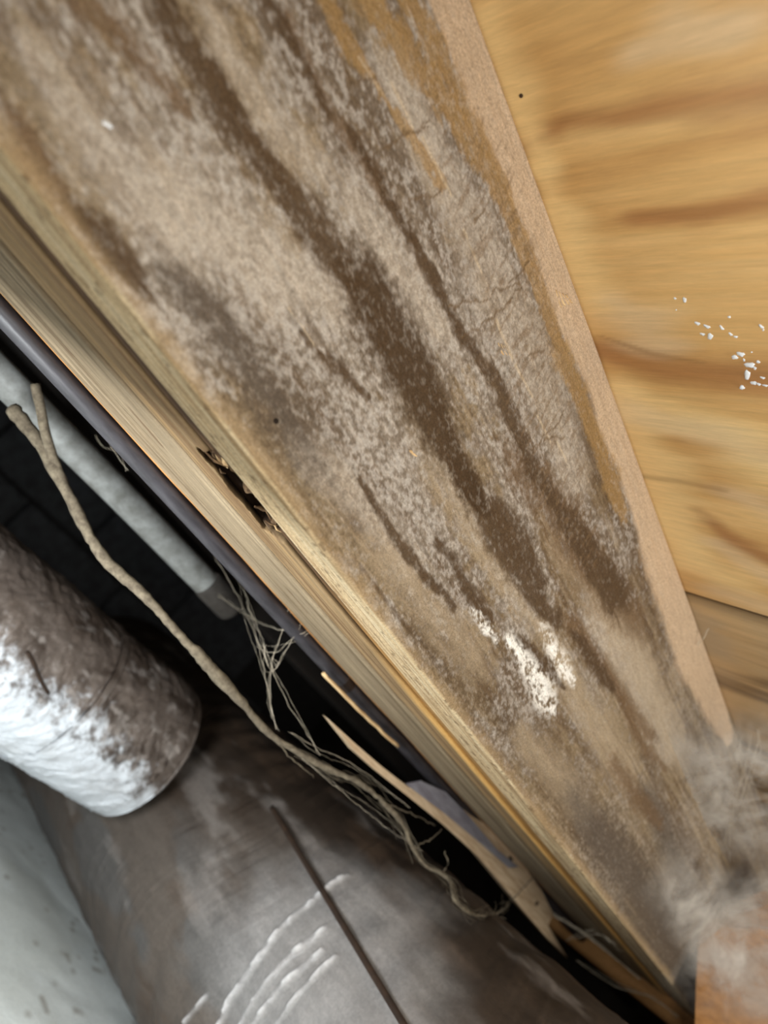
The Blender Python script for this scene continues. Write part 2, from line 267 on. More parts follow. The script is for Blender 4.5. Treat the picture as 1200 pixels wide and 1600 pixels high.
def tinted(name, rough=0.8, spec=0.3, stretch=(60, 400, 400), fine=(900, 900, 900), fine_amt=0.25, bump=0.25, bump_dist=0.0006, coat=0.0, metal=0.0, grain_amt=0.2):
    """albedo from the painted 'tint' attribute, times grain and fine speckle, with bump relief"""
    m, nt, b = new_mat(name)
    L = nt.links.new
    at = N(nt, 'ShaderNodeAttribute', attribute_name='tint')
    tc = N(nt, 'ShaderNodeTexCoord')
    mp = N(nt, 'ShaderNodeMapping'); mp.inputs['Scale'].default_value = stretch
    L(tc.outputs['Object'], mp.inputs['Vector'])
    g = N(nt, 'ShaderNodeTexNoise'); g.inputs['Scale'].default_value = 1.0; g.inputs['Detail'].default_value = 5; g.inputs['Roughness'].default_value = 0.65
    L(mp.outputs['Vector'], g.inputs['Vector'])
    mp2 = N(nt, 'ShaderNodeMapping'); mp2.inputs['Scale'].default_value = fine
    L(tc.outputs['Object'], mp2.inputs['Vector'])
    f = N(nt, 'ShaderNodeTexNoise'); f.inputs['Scale'].default_value = 1.0; f.inputs['Detail'].default_value = 4; f.inputs['Roughness'].default_value = 0.7
    f.inputs['Distortion'].default_value = 0.6
    L(mp2.outputs['Vector'], f.inputs['Vector'])
    r1 = N(nt, 'ShaderNodeMapRange'); r1.inputs['From Min'].default_value = 0.3; r1.inputs['From Max'].default_value = 0.7
    r1.inputs['To Min'].default_value = 1 - grain_amt; r1.inputs['To Max'].default_value = 1 + grain_amt
    L(g.outputs['Fac'], r1.inputs['Value'])
    r2 = N(nt, 'ShaderNodeMapRange'); r2.inputs['From Min'].default_value = 0.32; r2.inputs['From Max'].default_value = 0.68
    r2.inputs['To Min'].default_value = 1 - fine_amt; r2.inputs['To Max'].default_value = 1 + fine_amt
    L(f.outputs['Fac'], r2.inputs['Value'])
    mu = N(nt, 'ShaderNodeMath', operation='MULTIPLY'); L(r1.outputs['Result'], mu.inputs[0]); L(r2.outputs['Result'], mu.inputs[1])
    vm = N(nt, 'ShaderNodeVectorMath', operation='SCALE'); L(at.outputs['Color'], vm.inputs[0]); L(mu.outputs['Value'], vm.inputs['Scale'])
    L(vm.outputs['Vector'], b.inputs['Base Color'])
    ad = N(nt, 'ShaderNodeMath', operation='ADD'); L(g.outputs['Fac'], ad.inputs[0]); L(f.outputs['Fac'], ad.inputs[1])
    bp = N(nt, 'ShaderNodeBump'); bp.inputs['Strength'].default_value = bump; bp.inputs['Distance'].default_value = bump_dist
    L(ad.outputs['Value'], bp.inputs['Height']); L(bp.outputs['Normal'], b.inputs['Normal'])
    b.inputs['Roughness'].default_value = rough
    b.inputs['Specular IOR Level'].default_value = spec
    b.inputs['Coat Weight'].default_value = coat
    b.inputs['Coat Roughness'].default_value = 0.2
    b.inputs['Metallic'].default_value = metal
    return m


def plain(name, col, rough=0.7, col2=None, scale=(80, 80, 80), bump=0.2, dist=0.0008, metal=0.0, spec=0.3, lo=0.35, hi=0.65):
    m, nt, b = new_mat(name)
    L = nt.links.new
    tc = N(nt, 'ShaderNodeTexCoord')
    mp = N(nt, 'ShaderNodeMapping'); mp.inputs['Scale'].default_value = scale
    L(tc.outputs['Object'], mp.inputs['Vector'])
    g = N(nt, 'ShaderNodeTexNoise'); g.inputs['Scale'].default_value = 1.0; g.inputs['Detail'].default_value = 6
    g.inputs['Roughness'].default_value = 0.65
    L(mp.outputs['Vector'], g.inputs['Vector'])
    cr = N(nt, 'ShaderNodeValToRGB')
    cr.color_ramp.elements[0].position = lo; cr.color_ramp.elements[1].position = hi
    c1 = lin(*col); c2 = lin(*(col2 or tuple(int(v * 0.7) for v in col)))
    cr.color_ramp.elements[0].color = (*c2, 1); cr.color_ramp.elements[1].color = (*c1, 1)
    L(g.outputs['Fac'], cr.inputs['Fac']); L(cr.outputs['Color'], b.inputs['Base Color'])
    bp = N(nt, 'ShaderNodeBump'); bp.inputs['Strength'].default_value = bump; bp.inputs['Distance'].default_value = dist
    L(g.outputs['Fac'], bp.inputs['Height']); L(bp.outputs['Normal'], b.inputs['Normal'])
    b.inputs['Roughness'].default_value = rough; b.inputs['Metallic'].default_value = metal
    b.inputs['Specular IOR Level'].default_value = spec
    return m


M_mould = tinted('mouldy_joist_wood', rough=0.9, spec=0.12, stretch=(70, 500, 500), fine=(620, 620, 760), fine_amt=0.28, bump=0.55, bump_dist=0.0009, grain_amt=0.12)
M_lumber = tinted('raw_lumber', rough=0.75, spec=0.2, stretch=(18, 420, 420), fine=(300, 900, 900), fine_amt=0.12, bump=0.35, bump_dist=0.0006, grain_amt=0.22)
M_ply = tinted('honey_plywood', rough=0.38, spec=0.4, stretch=(260, 14, 200), fine=(700, 60, 700), fine_amt=0.06, bump=0.22, bump_dist=0.0006, coat=0.2, grain_amt=0.10)
M_foil = tinted('foil_duct_wrap', rough=0.42, spec=0.6, stretch=(160, 60, 60), fine=(500, 500, 500), fine_amt=0.10, bump=0.35, bump_dist=0.0015, grain_amt=0.08, metal=0.15)
M_plastic = tinted('dusty_duct_jacket', rough=0.55, spec=0.35, stretch=(120, 25, 120), fine=(260, 260, 260), fine_amt=0.16, bump=0.3, bump_dist=0.0015, coat=0.08, grain_amt=0.14)
M_sheet = tinted('ground_sheet', rough=0.55, spec=0.35, stretch=(25, 25, 25), fine=(220, 220, 220), fine_amt=0.06, bump=0.3, bump_dist=0.002, grain_amt=0.05)
M_pvc = plain('grey_pipe_plastic', (134, 136, 134), 0.5, (98, 98, 94), (60, 60, 60))
M_conduit = plain('violet_grey_cable_jacket', (62, 60, 64), 0.4, (42, 40, 43), (40, 200, 200), spec=0.5)
M_root = plain('dry_root_bark', (110, 100, 83), 0.9, (72, 63, 51), (160, 160, 160), bump=0.6)
M_pale = plain('pale_bare_wood', (206, 182, 152), 0.8, (168, 140, 108), (24, 300, 300))
M_strip = plain('violet_grey_strip', (138, 136, 142), 0.45, (112, 106, 114), (30, 200, 200))
M_dark = plain('dark_rot', (38, 27, 18), 0.95, (20, 14, 9), (220, 220, 220), bump=0.8)
M_black = plain('dark_strap', (52, 36, 24), 0.8, (36, 25, 17), (90, 90, 90))
M_nail = plain('rusty_nail', (84, 66, 52), 0.6, (58, 42, 32), (400, 400, 400), metal=0.5)
M_wall = plain('grey_block', (118, 120, 124), 0.9, (92, 92, 94), (30, 30, 30), bump=0.4)
M_endwall = plain('damp_concrete', (62, 56, 50), 0.95, (44, 39, 34), (12, 12, 12), bump=0.4)
M_mortar = plain('mortar', (80, 78, 76), 0.95, (62, 60, 58), (60, 60, 60))
M_soil = plain('dry_soil', (96, 80, 62), 0.95, (66, 54, 42), (50, 50, 50), bump=0.8, dist=0.004)
M_web = plain('cobweb_silk', (214, 202, 182), 0.8, (176, 162, 140), (300, 300, 300))
M_chip = plain('split_wood', (226, 196, 150), 0.75, (190, 152, 106), (60, 500, 500))
M_rot = plain('rotted_wood', (120, 94, 66), 0.9, (62, 44, 28), (90, 300, 300), bump=0.7)
M_block = plain('orange_block_wood', (180, 128, 74), 0.65, (140, 96, 52), (24, 60, 120))
M_drop, _nt, _b = new_mat('white_droplet')
_b.inputs['Base Color'].default_value = (0.86, 0.88, 0.92, 1); _b.inputs['Roughness'].default_value = 0.18
_b.inputs['Specular IOR Level'].default_value = 0.6


def veil_mat(name, col, lo, hi, amax, scale):
    """thin torn cobweb sheet: real gaps from noise, the rest soft diffuse"""
    m, nt, b = new_mat(name)
    L = nt.links.new
    tc = N(nt, 'ShaderNodeTexCoord')
    mp = N(nt, 'ShaderNodeMapping'); mp.inputs['Scale'].default_value = scale
    L(tc.outputs['Object'], mp.inputs['Vector'])
    g = N(nt, 'ShaderNodeTexNoise'); g.inputs['Scale'].default_value = 1.0; g.inputs['Detail'].default_value = 7
    g.inputs['Roughness'].default_value = 0.62; g.inputs['Distortion'].default_value = 0.35
    L(mp.outputs['Vector'], g.inputs['Vector'])
    at = N(nt, 'ShaderNodeAttribute', attribute_name='tint')
    r = N(nt, 'ShaderNodeMapRange'); r.inputs['From Min'].default_value = lo; r.inputs['From Max'].default_value = hi
    r.inputs['To Min'].default_value = 0.0; r.inputs['To Max'].default_value = amax
    L(g.outputs['Fac'], r.inputs['Value'])
    mu = N(nt, 'ShaderNodeMath', operation='MULTIPLY'); L(r.outputs['Result'], mu.inputs[0]); L(at.outputs['Fac'], mu.inputs[1])
    b.inputs['Base Color'].default_value = (*lin(*col), 1)
    b.inputs['Roughness'].default_value = 0.9; b.inputs['Specular IOR Level'].default_value = 0.1
    L(mu.outputs['Value'], b.inputs['Alpha'])
    return m


M_veil = veil_mat('cobweb_veil', (214, 207, 198), 0.30, 0.70, 0.9, (16, 24, 24))

# ---------------------------------------------------------------- the mouldy joist
JX0, JX1 = -0.16, 1.18
JY, JT, JB, JTOP = 0.287, 0.038, 0.425, 0.6588


def joist_colour(X, S, Y, Z, is_face):
    """painted wood and mould of the joist; X along, Z up the face"""
    n = len(X)
    base = np.zeros((n, 3))
    gz = Z + 0.004 * (fbm(X * 7, Z * 12, 3, 3) - 0.5)
    streak = fbm(X * 5, gz * 170, 4, 21)
    streak2 = fbm(X * 18, gz * 420, 3, 29)
    cloud = fbm(X * 14, Z * 36, 4, 31)
    fuzz = fbm(X * 300, Z * 460, 3, 41, 0.8)
    speck = fbm(X * 90, Z * 160, 4, 47, 0.7)
    far = smooth(0.26, 0.60, X)
    fz = 0.5 + (fuzz - 0.5) * (1 - 0.35 * far)
    base[:] = lin(132, 114, 90)
    base = mix(base, lin(106, 87, 65), smooth(0.48, 0.68, streak) * 0.8)
    base = mix(base, lin(168, 149, 124), smooth(0.52, 0.30, streak2) * 0.5)
    # grey mould film, patchy and fibrous
    film = smooth(0.38, 0.60, cloud + 0.5 * (speck - 0.5) + 0.25 * (streak - 0.5))
    film = film * smooth(0.62, 0.30, X + 0.1 * (cloud - 0.5)) + 0.25 * film
    film = np.clip(film, 0, 1)
    base = mix(base, lin(150, 140, 130), film * 0.72)
    wood = smooth(0.50, 0.66, fbm(X * 4.5, gz * 62, 4, 33) + 0.42 * (speck - 0.5) + 0.2 * (fuzz - 0.5))
    base = mix(base, lin(92, 73, 53), wood * 0.62)
    thin = smooth(0.55, 0.68, fbm(X * 7, gz * 260, 3, 35) + 0.25 * (speck - 0.5))
    base = mix(base, lin(92, 71, 50), thin * 0.40)
    base = mix(base, lin(196, 188, 180), smooth(0.47, 0.70, fz + 0.3 * (cloud - 0.5)) * 0.50 * (0.30 + 0.70 * film))
    base = mix(base, lin(84, 68, 50), smooth(0.46, 0.28, fz) * 0.45)
    # lower, nearly bare tan zone
    wx = X + 0.02 * (fbm(X * 30, Z * 60, 3, 51) - 0.5) + 0.016 * (fbm(X * 120, Z * 300, 3, 53) - 0.5)
    wz = Z + 0.010 * (fbm(X * 22, Z * 50, 3, 55) - 0.5) + 0.003 * (fbm(X * 90, Z * 300, 2, 57) - 0.5)
    rag = (speck - 0.5) * 1.5 + (fuzz - 0.5) * 1.0 + (streak - 0.5) * 1.0
    spec = {'dark': (lin(82, 64, 46), 0.92, 1.55, 0.50), 'dark2': (lin(72, 55, 38), 0.95, 1.60, 0.55),
            'tan': (lin(166, 148, 124), 0.66, 1.6, 0.2), 'grey': (lin(92, 82, 73), 0.75, 1.6, 0.1), 'brown': (lin(106, 83, 60), 0.75, 1.4, 0.2), 'murk': (lin(86, 69, 51), 0.72, 1.5, 0.0),
            'ochre': (lin(156, 124, 80), 0.72, 1.2, 0.6), 'pale': (lin(180, 167, 152), 0.78, 1.5, 0.2),
            'edge': (lin(194, 168, 140), 0.92, 1.2, 0.75), 'white': (lin(246, 242, 236), 0.97, 1.25, 0.2),
            'slit': (lin(206, 186, 158), 0.55, 1.1, 0.7)}
    order = ('murk', 'pale', 'tan', 'edge', 'ochre', 'grey', 'brown', 'dark', 'dark2', 'white', 'slit')
    for kind in order:
        col, amt, hi, lo = spec[kind]
        for k, pts in FACE:
            if k != kind:
                continue
            if kind == 'slit':
                d = stroke_mask(X, Z, pts, stretch=1.0) * 0.8
                m = smooth(1.2, 0.5, d) * smooth(0.35, 0.5, speck + 0.1)
            elif kind == 'white':
                d = stroke_mask(wx, wz, pts)
                m = smooth(hi, lo, d) * smooth(0.44, 0.60, 0.6 * speck + 0.4 * fuzz + 0.02)
            elif kind in ('pale', 'murk'):
                d = stroke_mask(wx, wz, pts, stretch=0.7) + rag * 0.6
                m = smooth(hi, lo, d) * (0.6 + 0.4 * smooth(0.4, 0.6, fuzz + 0.4 * (speck - 0.5) if kind == 'pale' else 1 - fuzz))
            elif kind == 'edge':
                d = stroke_mask(X, wz, pts) + 0.15 * rag
                m = smooth(hi, lo, d)
            else:
                d = stroke_mask(wx, wz, pts) + rag * 0.55
                m = smooth(hi, lo, d)
            base = mix(base, col, m * amt)
    # thin mould fuzz over everything but the bare edge strip
    base = mix(base, lin(180, 170, 158), smooth(0.58, 0.72, fz) * 0.18 * smooth(0.655, 0.62, Z))
    # hairline checks that branch across the pale zone
    for pts in CRACKS:
        p = [(x, z, 0.0006) for x, z, h in pts]
        d = stroke_mask(X + 0.006 * (fbm(X * 160, Z * 160, 2, 61) - 0.5), Z + 0.004 * (fbm(X * 160, Z * 160, 2, 62) - 0.5), p, stretch=1.0)
        base = mix(base, lin(104, 82, 58), smooth(1.8, 0.4, d) * 0.75)
    zone = stroke_mask(X, Z, [(0.13, 0.62, 0.035), (0.24, 0.60, 0.04), (0.36, 0.58, 0.03)])
    cross = fbm(X * 420 + Z * 120, Z * 90 - X * 60, 3, 71)
    base = mix(base, lin(120, 97, 72), smooth(1.1, 0.5, zone) * smooth(0.60, 0.70, cross) * 0.5)
    # bottom edge: cleaner cream wood
    cream = mix(np.tile(lin(190, 166, 130), (n, 1)), lin(150, 122, 88), smooth(0.48, 0.66, fbm(X * 9, Y * 420, 4, 81)) * 0.8)
    cream = mix(cream, lin(214, 198, 166), smooth(0.55, 0.7, fbm(X * 14, Y * 300, 3, 83)) * 0.5)
    cream = mix(cream, lin(92, 68, 44), smooth(0.70, 0.78, fbm(X * 150, Y * 400, 2, 85)) * 0.6)
    edge = smooth(JB + 0.010, JB + 0.0015, Z + 0.004 * (fbm(X * 60, Z * 40, 3, 91) - 0.5))
    base = mix(base, lin(172, 146, 110), edge * 0.55 * is_face)
    return base * is_face[:, None] + cream * (1 - is_face)[:, None]


def build_joist():
    nx = 1150
    # denser towards the camera end
    t = np.linspace(0, 1, nx)
    xs = JX0 + (JX1 - JX0) * (0.72 * t + 0.28 * t * t)
    face_z = np.linspace(JTOP, JB + 0.0022, 290)
    prof = [(JY + JT, JTOP), (JY, JTOP)] + [(JY, z) for z in face_z[1:]]
    prof += [(JY + 0.0007, JB + 0.0008), (JY + 0.0022, JB)]
    prof += [(y, JB) for y in np.linspace(JY + 0.0035, JY + JT - 0.002, 26)]
    prof += [(JY + JT - 0.0006, JB + 0.0006), (JY + JT, JB + 0.002)]
    prof = np.array(prof)
    ns = len(prof)
    X = np.repeat(xs, ns)
    Y = np.tile(prof[:, 0], nx); Z = np.tile(prof[:, 1], nx)
    S = np.tile(np.arange(ns), nx)
    isf = ((S >= 1) & (S <= 290)).astype(float)
    col = joist_colour(X, S, Y, Z, isf)
    rel = 0.0009 * (fbm(X * 150, Z * 260, 3, 15) - 0.5) + 0.0010 * (fbm(X * 8, Z * 220, 3, 16) - 0.5)
    Y2 = Y + np.where((S > 2) & (S < 288), rel, 0)
    Z2 = Z + np.where((S > 292) & (S < ns - 2), 0.0012 * (fbm(X * 8, Y * 300, 3, 17) - 0.5), 0)
    V = np.stack([X, Y2, Z2], 1)
    F = grid_faces(nx, ns, wrap_v=True).tolist()
    F.append(list(range(ns))); F.append([(nx - 1) * ns + k for k in range(ns - 1, -1, -1)])
    o = mesh_obj('floor_joist', V, F, M_mould, None, col, True)
    tag(o, 'wide mould-stained timber joist whose dark-streaked grey face fills the view', 'joist')
    return o


joist = build_joist()


def sliver(name, c, length, wid, proud, ang, mat, parent, seed):
    """a torn sliver of wood standing off the joist face"""
    rr = random.Random(seed)
    ca, sa = math.cos(ang), math.sin(ang)
    V = []; F = []
    n = 5
    for i in range(n):
        t = i / (n - 1) - 0.5
        hw = wid * 0.5 * (1 - (2 * t) ** 2 * 0.75) + rr.uniform(0, wid * 0.08)
        lift = proud * (0.4 + 0.6 * abs(t) * 2)
        for s, up in ((-1, 0), (0, 1), (1, 0)):
            u, v = t * length, s * hw + rr.uniform(-.1, .1) * wid
            V.append((c[0] + u * ca - v * sa, c[1] - (lift if up else lift * 0.3) + 0.0004, c[2] + u * sa + v * ca))
    for i in range(n - 1):
        for k in range(2):
            F.append((i * 3 + k, i * 3 + k + 1, i * 3 + k + 4, i * 3 + k + 3))
    for i in range(n - 1):
        F.append((i * 3, i * 3 + 3, i * 3 + 5, i * 3 + 2))
    return mesh_obj(name, V, F, mat, parent)


c = MISC['chip1']
for k in range(4):
    sliver('splinter', (c[0] + 0.002 * k - .003, c[1], c[2] + (k - 1.5) * 0.0028), 0.012 - 0.001 * k, 0.0022, 0.0016, -0.1 + 0.15 * k, M_chip, joist, k)
c = MISC['chip2']
for k in range(3):
    sliver('splinter', (c[0] + 0.002 * k, c[1], c[2] + (k - 1) * 0.0018), 0.009, 0.0014, 0.0012, 0.1 * k, M_chip, joist, 10 + k)
c = MISC['chip3']
sliver('splinter', c, 0.007, 0.0018, 0.0012, 0.3, M_chip, joist, 21)
c = MISC['speck']
sliver('plaster_fleck', c, 0.0035, 0.0020, 0.0014, 0.5, M_drop, joist, 22)
c = MISC['nailhole']
V, F = tube_data([(c[0], c[1] - 0.0006, c[2]), (c[0], c[1] + 0.004, c[2])], 0.0014, 8)
mesh_obj('nail_hole', V, F, M_dark, joist)


def lumber(name, x0, x1, y0, y1, z0, z1, colfn, nx, ny, nz, label, seed, rough=0.0012, mat=None, parent=None, ragged=(0, 0), notch=None):
    """a board lying along X with rounded arrises; bottom and near side carry relief"""
    ch = 0.0018
    prof = [(y1 - ch, z1), (y0 + ch, z1), (y0, z1 - ch)]
    prof += [(y0, z) for z in np.linspace(z1 - 2 * ch, z0 + 2 * ch, nz)]
    prof += [(y0, z0 + ch), (y0 + ch * .4, z0 + ch * .4), (y0 + ch, z0)]
    prof += [(y, z0) for y in np.linspace(y0 + 2 * ch, y1 - 2 * ch, ny)]
    prof += [(y1 - ch, z0), (y1 - ch * .4, z0 + ch * .4), (y1, z0 + ch), (y1, z1 - ch)]
    prof = np.array(prof); ns = len(prof)
    xs = np.linspace(x0, x1, nx)
    X = np.repeat(xs, ns); Y = np.tile(prof[:, 0], nx); Z = np.tile(prof[:, 1], nx)
    col = colfn(X, Y, Z)
    bot = smooth(z0 + 0.004, z0, Z)
    Z = Z + bot * rough * 2 * (fbm(X * 7 + seed, Y * 260, 4, seed) - 0.5)
    rr = np.random.RandomState(seed)
    if ragged[0]:
        j = rr.rand(ns) * ragged[0]; X = X + np.where(np.repeat(np.arange(nx), ns) == 0, np.tile(j, nx), 0)
    if ragged[1]:
        j = rr.rand(ns) * ragged[1]; X = X - np.where(np.repeat(np.arange(nx), ns) == nx - 1, np.tile(j, nx), 0)
    if notch:                                             # eaten away edge
        a, c2, dp = notch
        k = smooth(a, a + 0.010, X + 0.008 * (fbm(X * 160, Y * 200, 2, 77) - .5)) * smooth(c2, c2 - 0.010, X + 0.008 * (fbm(X * 150, Y * 150, 2, 78) - .5))
        k = k * smooth(y0 + 0.015, y0 + 0.005, Y + 0.006 * (fbm(X * 180, Z * 90, 2, 79) - .5)) * smooth(z0 + 0.05, z0 + 0.03, Z)
        Y = Y + dp * k; Z = Z + 0.006 * k
        col = mix(col, lin(40, 27, 17), np.clip(k * 1.3, 0, 1))
    V = np.stack([X, Y, Z], 1)
    F = grid_faces(nx, ns, wrap_v=True).tolist()
    F.append(list(range(ns))); F.append([(nx - 1) * ns + k for k in range(ns - 1, -1, -1)])
    o = mesh_obj(name, V, F, mat or M_lumber, parent, col, True)
    if label:
        tag(o, label, 'board' if 'joist' not in name else 'joist')
    return o


def spacer_col(X, Y, Z):
    b = np.tile(lin(92, 68, 46), (len(X), 1))  # dark brown so the shallow groove looks like a shaded gap
    b = mix(b, lin(66, 46, 29), smooth(0.5, 0.65, fbm(X * 8, Y * 300, 4, 101)) * 0.8)
    return mix(b, lin(186, 140, 82), smooth(0.24, 0.34, X) * 0.55)


def second_col(X, Y, Z):
    b = np.tile(lin(138, 115, 84), (len(X), 1))
    b = mix(b, lin(108, 82, 56), smooth(0.46, 0.64, fbm(X * 6, Y * 360, 4, 111)) * 0.8)
    b = mix(b, lin(150, 122, 84), smooth(0.54, 0.70, fbm(X * 4, Y * 240, 3, 113)) * 0.7)
    b = mix(b, lin(112, 88, 60), smooth(0.375, 0.379, Y) * 0.6)
    b = mix(b, lin(60, 42, 27), smooth(0.3435, 0.3425, Y) * smooth(0.4262, 0.4275, Z) * 0.8)  # groove wall painted dark, as shade inside the gap
    return mix(b, lin(222, 172, 100), smooth(0.30, 0.45, X) * smooth(0.352, 0.344, Y) * 0.8)


def plank_col(X, Y, Z):
    b = np.tile(lin(132, 116, 93), (len(X), 1))
    b = mix(b, lin(98, 82, 62), smooth(0.46, 0.66, fbm(X * 5, Y * 200, 4, 121)) * 0.8)
    b = mix(b, lin(156, 139, 113), smooth(0.54, 0.70, fbm(X * 4, Y * 150, 3, 123)) * 0.6)
    sp = [(0.13, 0.408, 0.0022), (0.155, 0.409, 0.002)], [(0.05, 0.425, 0.002), (0.09, 0.427, 0.0015)], [(0.2, 0.436, 0.003), (0.215, 0.437, 0.001)], [(0.30, 0.415, 0.002), (0.33, 0.417, 0.001)]
    for p in sp:
        b = mix(b, lin(92, 70, 50), smooth(1.4, 0.4, stroke_mask(X, Y, p) + 1.2 * (fbm(X * 90, Y * 400, 3, 127) - 0.5)) * 0.8)
    return mix(b, lin(206, 138, 70), smooth(0.4605, 0.4625, Y))


lumber('spacer_board', -0.16, 0.158, 0.3255, 0.3415, 0.4278, 0.60, spacer_col, 200, 10, 6, 'recessed dark brown filler board in the groove, near side of the rotten hole', 5, ragged=(0, 0.009))
lumber('spacer_board', 0.207, 1.18, 0.3255, 0.3415, 0.4275, 0.60, spacer_col, 300, 10, 6, 'recessed honey filler board in the groove, beyond the rotten hole', 6, ragged=(0.010, 0))
lumber('second_joist', -0.16, 1.18, 0.342, 0.380, 0.425, 0.66, second_col, 1100, 26, 40, 'tan twin joist seen from below, across the groove from the mouldy joist', 8, notch=(0.148, 0.222, 0.018))
plank = lumber('nailer_plank', -0.16, 1.18, 0.3808, 0.465, 0.4235, 0.4635, plank_col, 420, 50, 10, 'flat weathered plank with an orange outer edge beside the dark cable', 9)

# rotten hole between the joists
rot = empty('rotten_wood', (0.182, 0.333, 0.45))
tag(rot, 'torn dark pocket of rotten wood in the groove of the joists', 'rot')
V = []; F = []
nx, ny = 14, 7
for i in range(nx):
    for j in range(ny):
        x = 0.150 + 0.064 * i / (nx - 1); y = 0.3258 + 0.0155 * j / (ny - 1)
        V.append((x, y, 0.452 + 0.004 * RNG.random() - 0.010 * abs(2 * i / (nx - 1) - 1) ** 3))
F = grid_faces(nx, ny).tolist()
put(mesh_obj('cavity', V, F, M_dark, None), rot)
for k in range(13):
    side = k % 2
    x = RNG.uniform(0.152, 0.170) if k % 3 else RNG.uniform(0.192, 0.212)
    if k > 15: x = RNG.uniform(0.160, 0.205)
    y = RNG.uniform(0.335, 0.355)
    z = RNG.uniform(0.4255, 0.4255 + 0.25 * (y - 0.3255))
    ln = RNG.uniform(0.005, 0.016); a = RNG.gauss(0, 0.35)
    p0 = Vector((x - ln / 2 * math.cos(a), y - ln / 2 * math.sin(a), z + RNG.uniform(-.002, .003)))
    p1 = Vector((x + ln / 2 * math.cos(a), y + ln / 2 * math.sin(a), z + RNG.uniform(0, .006)))
    V, F = tube_data([p0, (p0 + p1) / 2 + Vector((0, 0, -.001)), p1], [0.0004, RNG.uniform(0.0006, 0.0013), 0.0003], 4, 0.5, k)
    put(mesh_obj('splinter', V, F, M_rot if k % 5 else M_chip, None), rot)

for xb, w in ((0.156, 0.006), (0.184, 0.004), (0.214, 0.007)):
    ys = np.linspace(0.3258, 0.3575, 10); V = []
    for j, y in enumerate(ys):
        for i, s in enumerate((-1, -0.4, 0.3, 1)):
            V.append((xb + s * w * (0.8 + 0.5 * RNG.random()) + 0.15 * (y - 0.33), float(y), 0.4268 + 0.22 * (y - 0.3258) * RNG.uniform(.5, 1.1) + (0.004 if abs(s) == 1 else 0.0)))
    put(mesh_obj('rotted_bridge', V, grid_faces(10, 4), M_rot, None), rot)

# ---------------------------------------------------------------- ceiling: plywood sub-floor
ceiling = mesh_obj('ceiling', [(x, y, z) for z in (0.6785, 0.70) for x, y in ((-0.9, -1.3), (1.6, -1.3), (1.6, 2.4), (-0.9, 2.4))],
                   [(3, 2, 1, 0), (4, 5, 6, 7), (0, 1, 5, 4), (1, 2, 6, 5), (2, 3, 7, 6), (3, 0, 4, 7)], M_soil)
tag(ceiling, kind='structure')


def ply_colour(X, Y, Z, far):
    n = len(X)
    wob = X + 0.020 * (fbm(X * 6, Y * 5, 3, 131) - 0.5)
    g = fbm(wob * 34, Y * 2.5, 4, 133)
    g2 = fbm(wob * 150, Y * 5, 3, 137)
    b = np.tile(lin(220, 176, 114), (n, 1))
    b = mix(b, lin(200, 152, 92), smooth(0.42, 0.70, g) * 0.7)
    b = mix(b, lin(232, 192, 132), smooth(0.50, 0.34, g) * 0.6)
    b = mix(b, lin(176, 124, 66), smooth(0.54, 0.70, g2) * 0.22)
    spec = {'band': (lin(168, 116, 68), 0.85), 'lite': (lin(246, 212, 150), 0.75), 'pale': (lin(232, 208, 172), 0.42), 'fine': (lin(150, 112, 70), 0.5)}  # lite strokes: painted glow along the joist; pale strokes: painted gloss highlights
    rag = (fbm(wob * 60, Y * 12, 3, 141) - 0.5)
    for k, pts in CEIL:
        col, amt = spec[k]
        dd = None
        best = np.full(n, 9.0)
        for (x0, y0, w0), (x1, y1, w1) in zip(pts[:-1], pts[1:]):
            dx, dy = x1 - x0, y1 - y0; l2 = dx * dx + dy * dy + 1e-12
            t = np.clip(((wob - x0) * dx + (Y - y0) * dy) / l2, 0, 1)
            d = np.hypot(wob - x0 - t * dx, (Y - y0 - t * dy) * 0.5) / (w0 + (w1 - w0) * t)
            best = np.minimum(best, d)
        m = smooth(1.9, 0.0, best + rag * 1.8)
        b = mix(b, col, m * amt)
    if far:
        mold = smooth(0.30, 0.55, fbm(X * 20, Y * 12, 4, 151))
        b = mix(b, lin(176, 154, 124), 0.5 + 0.4 * mold)
        b = mix(b, lin(92, 70, 46), smooth(0.55, 0.68, g) * 0.7)
        b = mix(b, lin(84, 66, 46), smooth(0.552, 0.538, X + 0.01 * (g - .5)) * 0.5)  # shadow at the panel seam, painted as a dark band
    return b


def ply_panel(x0, x1, y0, y1, nx, ny, far):
    xs = np.linspace(x0, x1, nx); ys = np.linspace(y0, y1, ny)
    X = np.repeat(xs, ny); Y = np.tile(ys, nx)
    Z = 0.6602 + 0.0009 * (fbm(X * 60, Y * 6, 3, 161) - 0.5) + 0.0012 * (fbm(X * 14, Y * 5, 3, 163) - 0.5) - 0.0004
    Z = np.maximum(Z, 0.6598)
    edge = (X <= x0 + 1e-6) | (X >= x1 - 1e-6)
    Z = np.where(edge, 0.6618, Z)
    col = ply_colour(X, Y, Z, far)
    n = len(X)
    V = np.stack([X, Y, Z], 1).tolist() + [(x0, y0, .678), (x0, y1, .678), (x1, y1, .678), (x1, y0, .678)]
    F = grid_faces(nx, ny).tolist()
    F += [[n, n + 1, n + 2, n + 3]]
    F += [[n + 1, n] + [j for j in range(ny)]]
    F += [[n + 3, n + 2] + [(nx - 1) * ny + j for j in range(ny - 1, -1, -1)]]
    F += [[n, n + 3] + [i * ny for i in range(nx - 1, -1, -1)]]
    F += [[n + 2, n + 1] + [i * ny + ny - 1 for i in range(nx)]]
    cols = np.vstack([col, np.tile(lin(150, 110, 66), (4, 1))])
    return mesh_obj('plywood_panel', V, F, M_ply, ceiling, cols, True)


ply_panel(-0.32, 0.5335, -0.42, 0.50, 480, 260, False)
ply_panel(0.5365, 1.30, -0.42, 0.50, 240, 120, True)

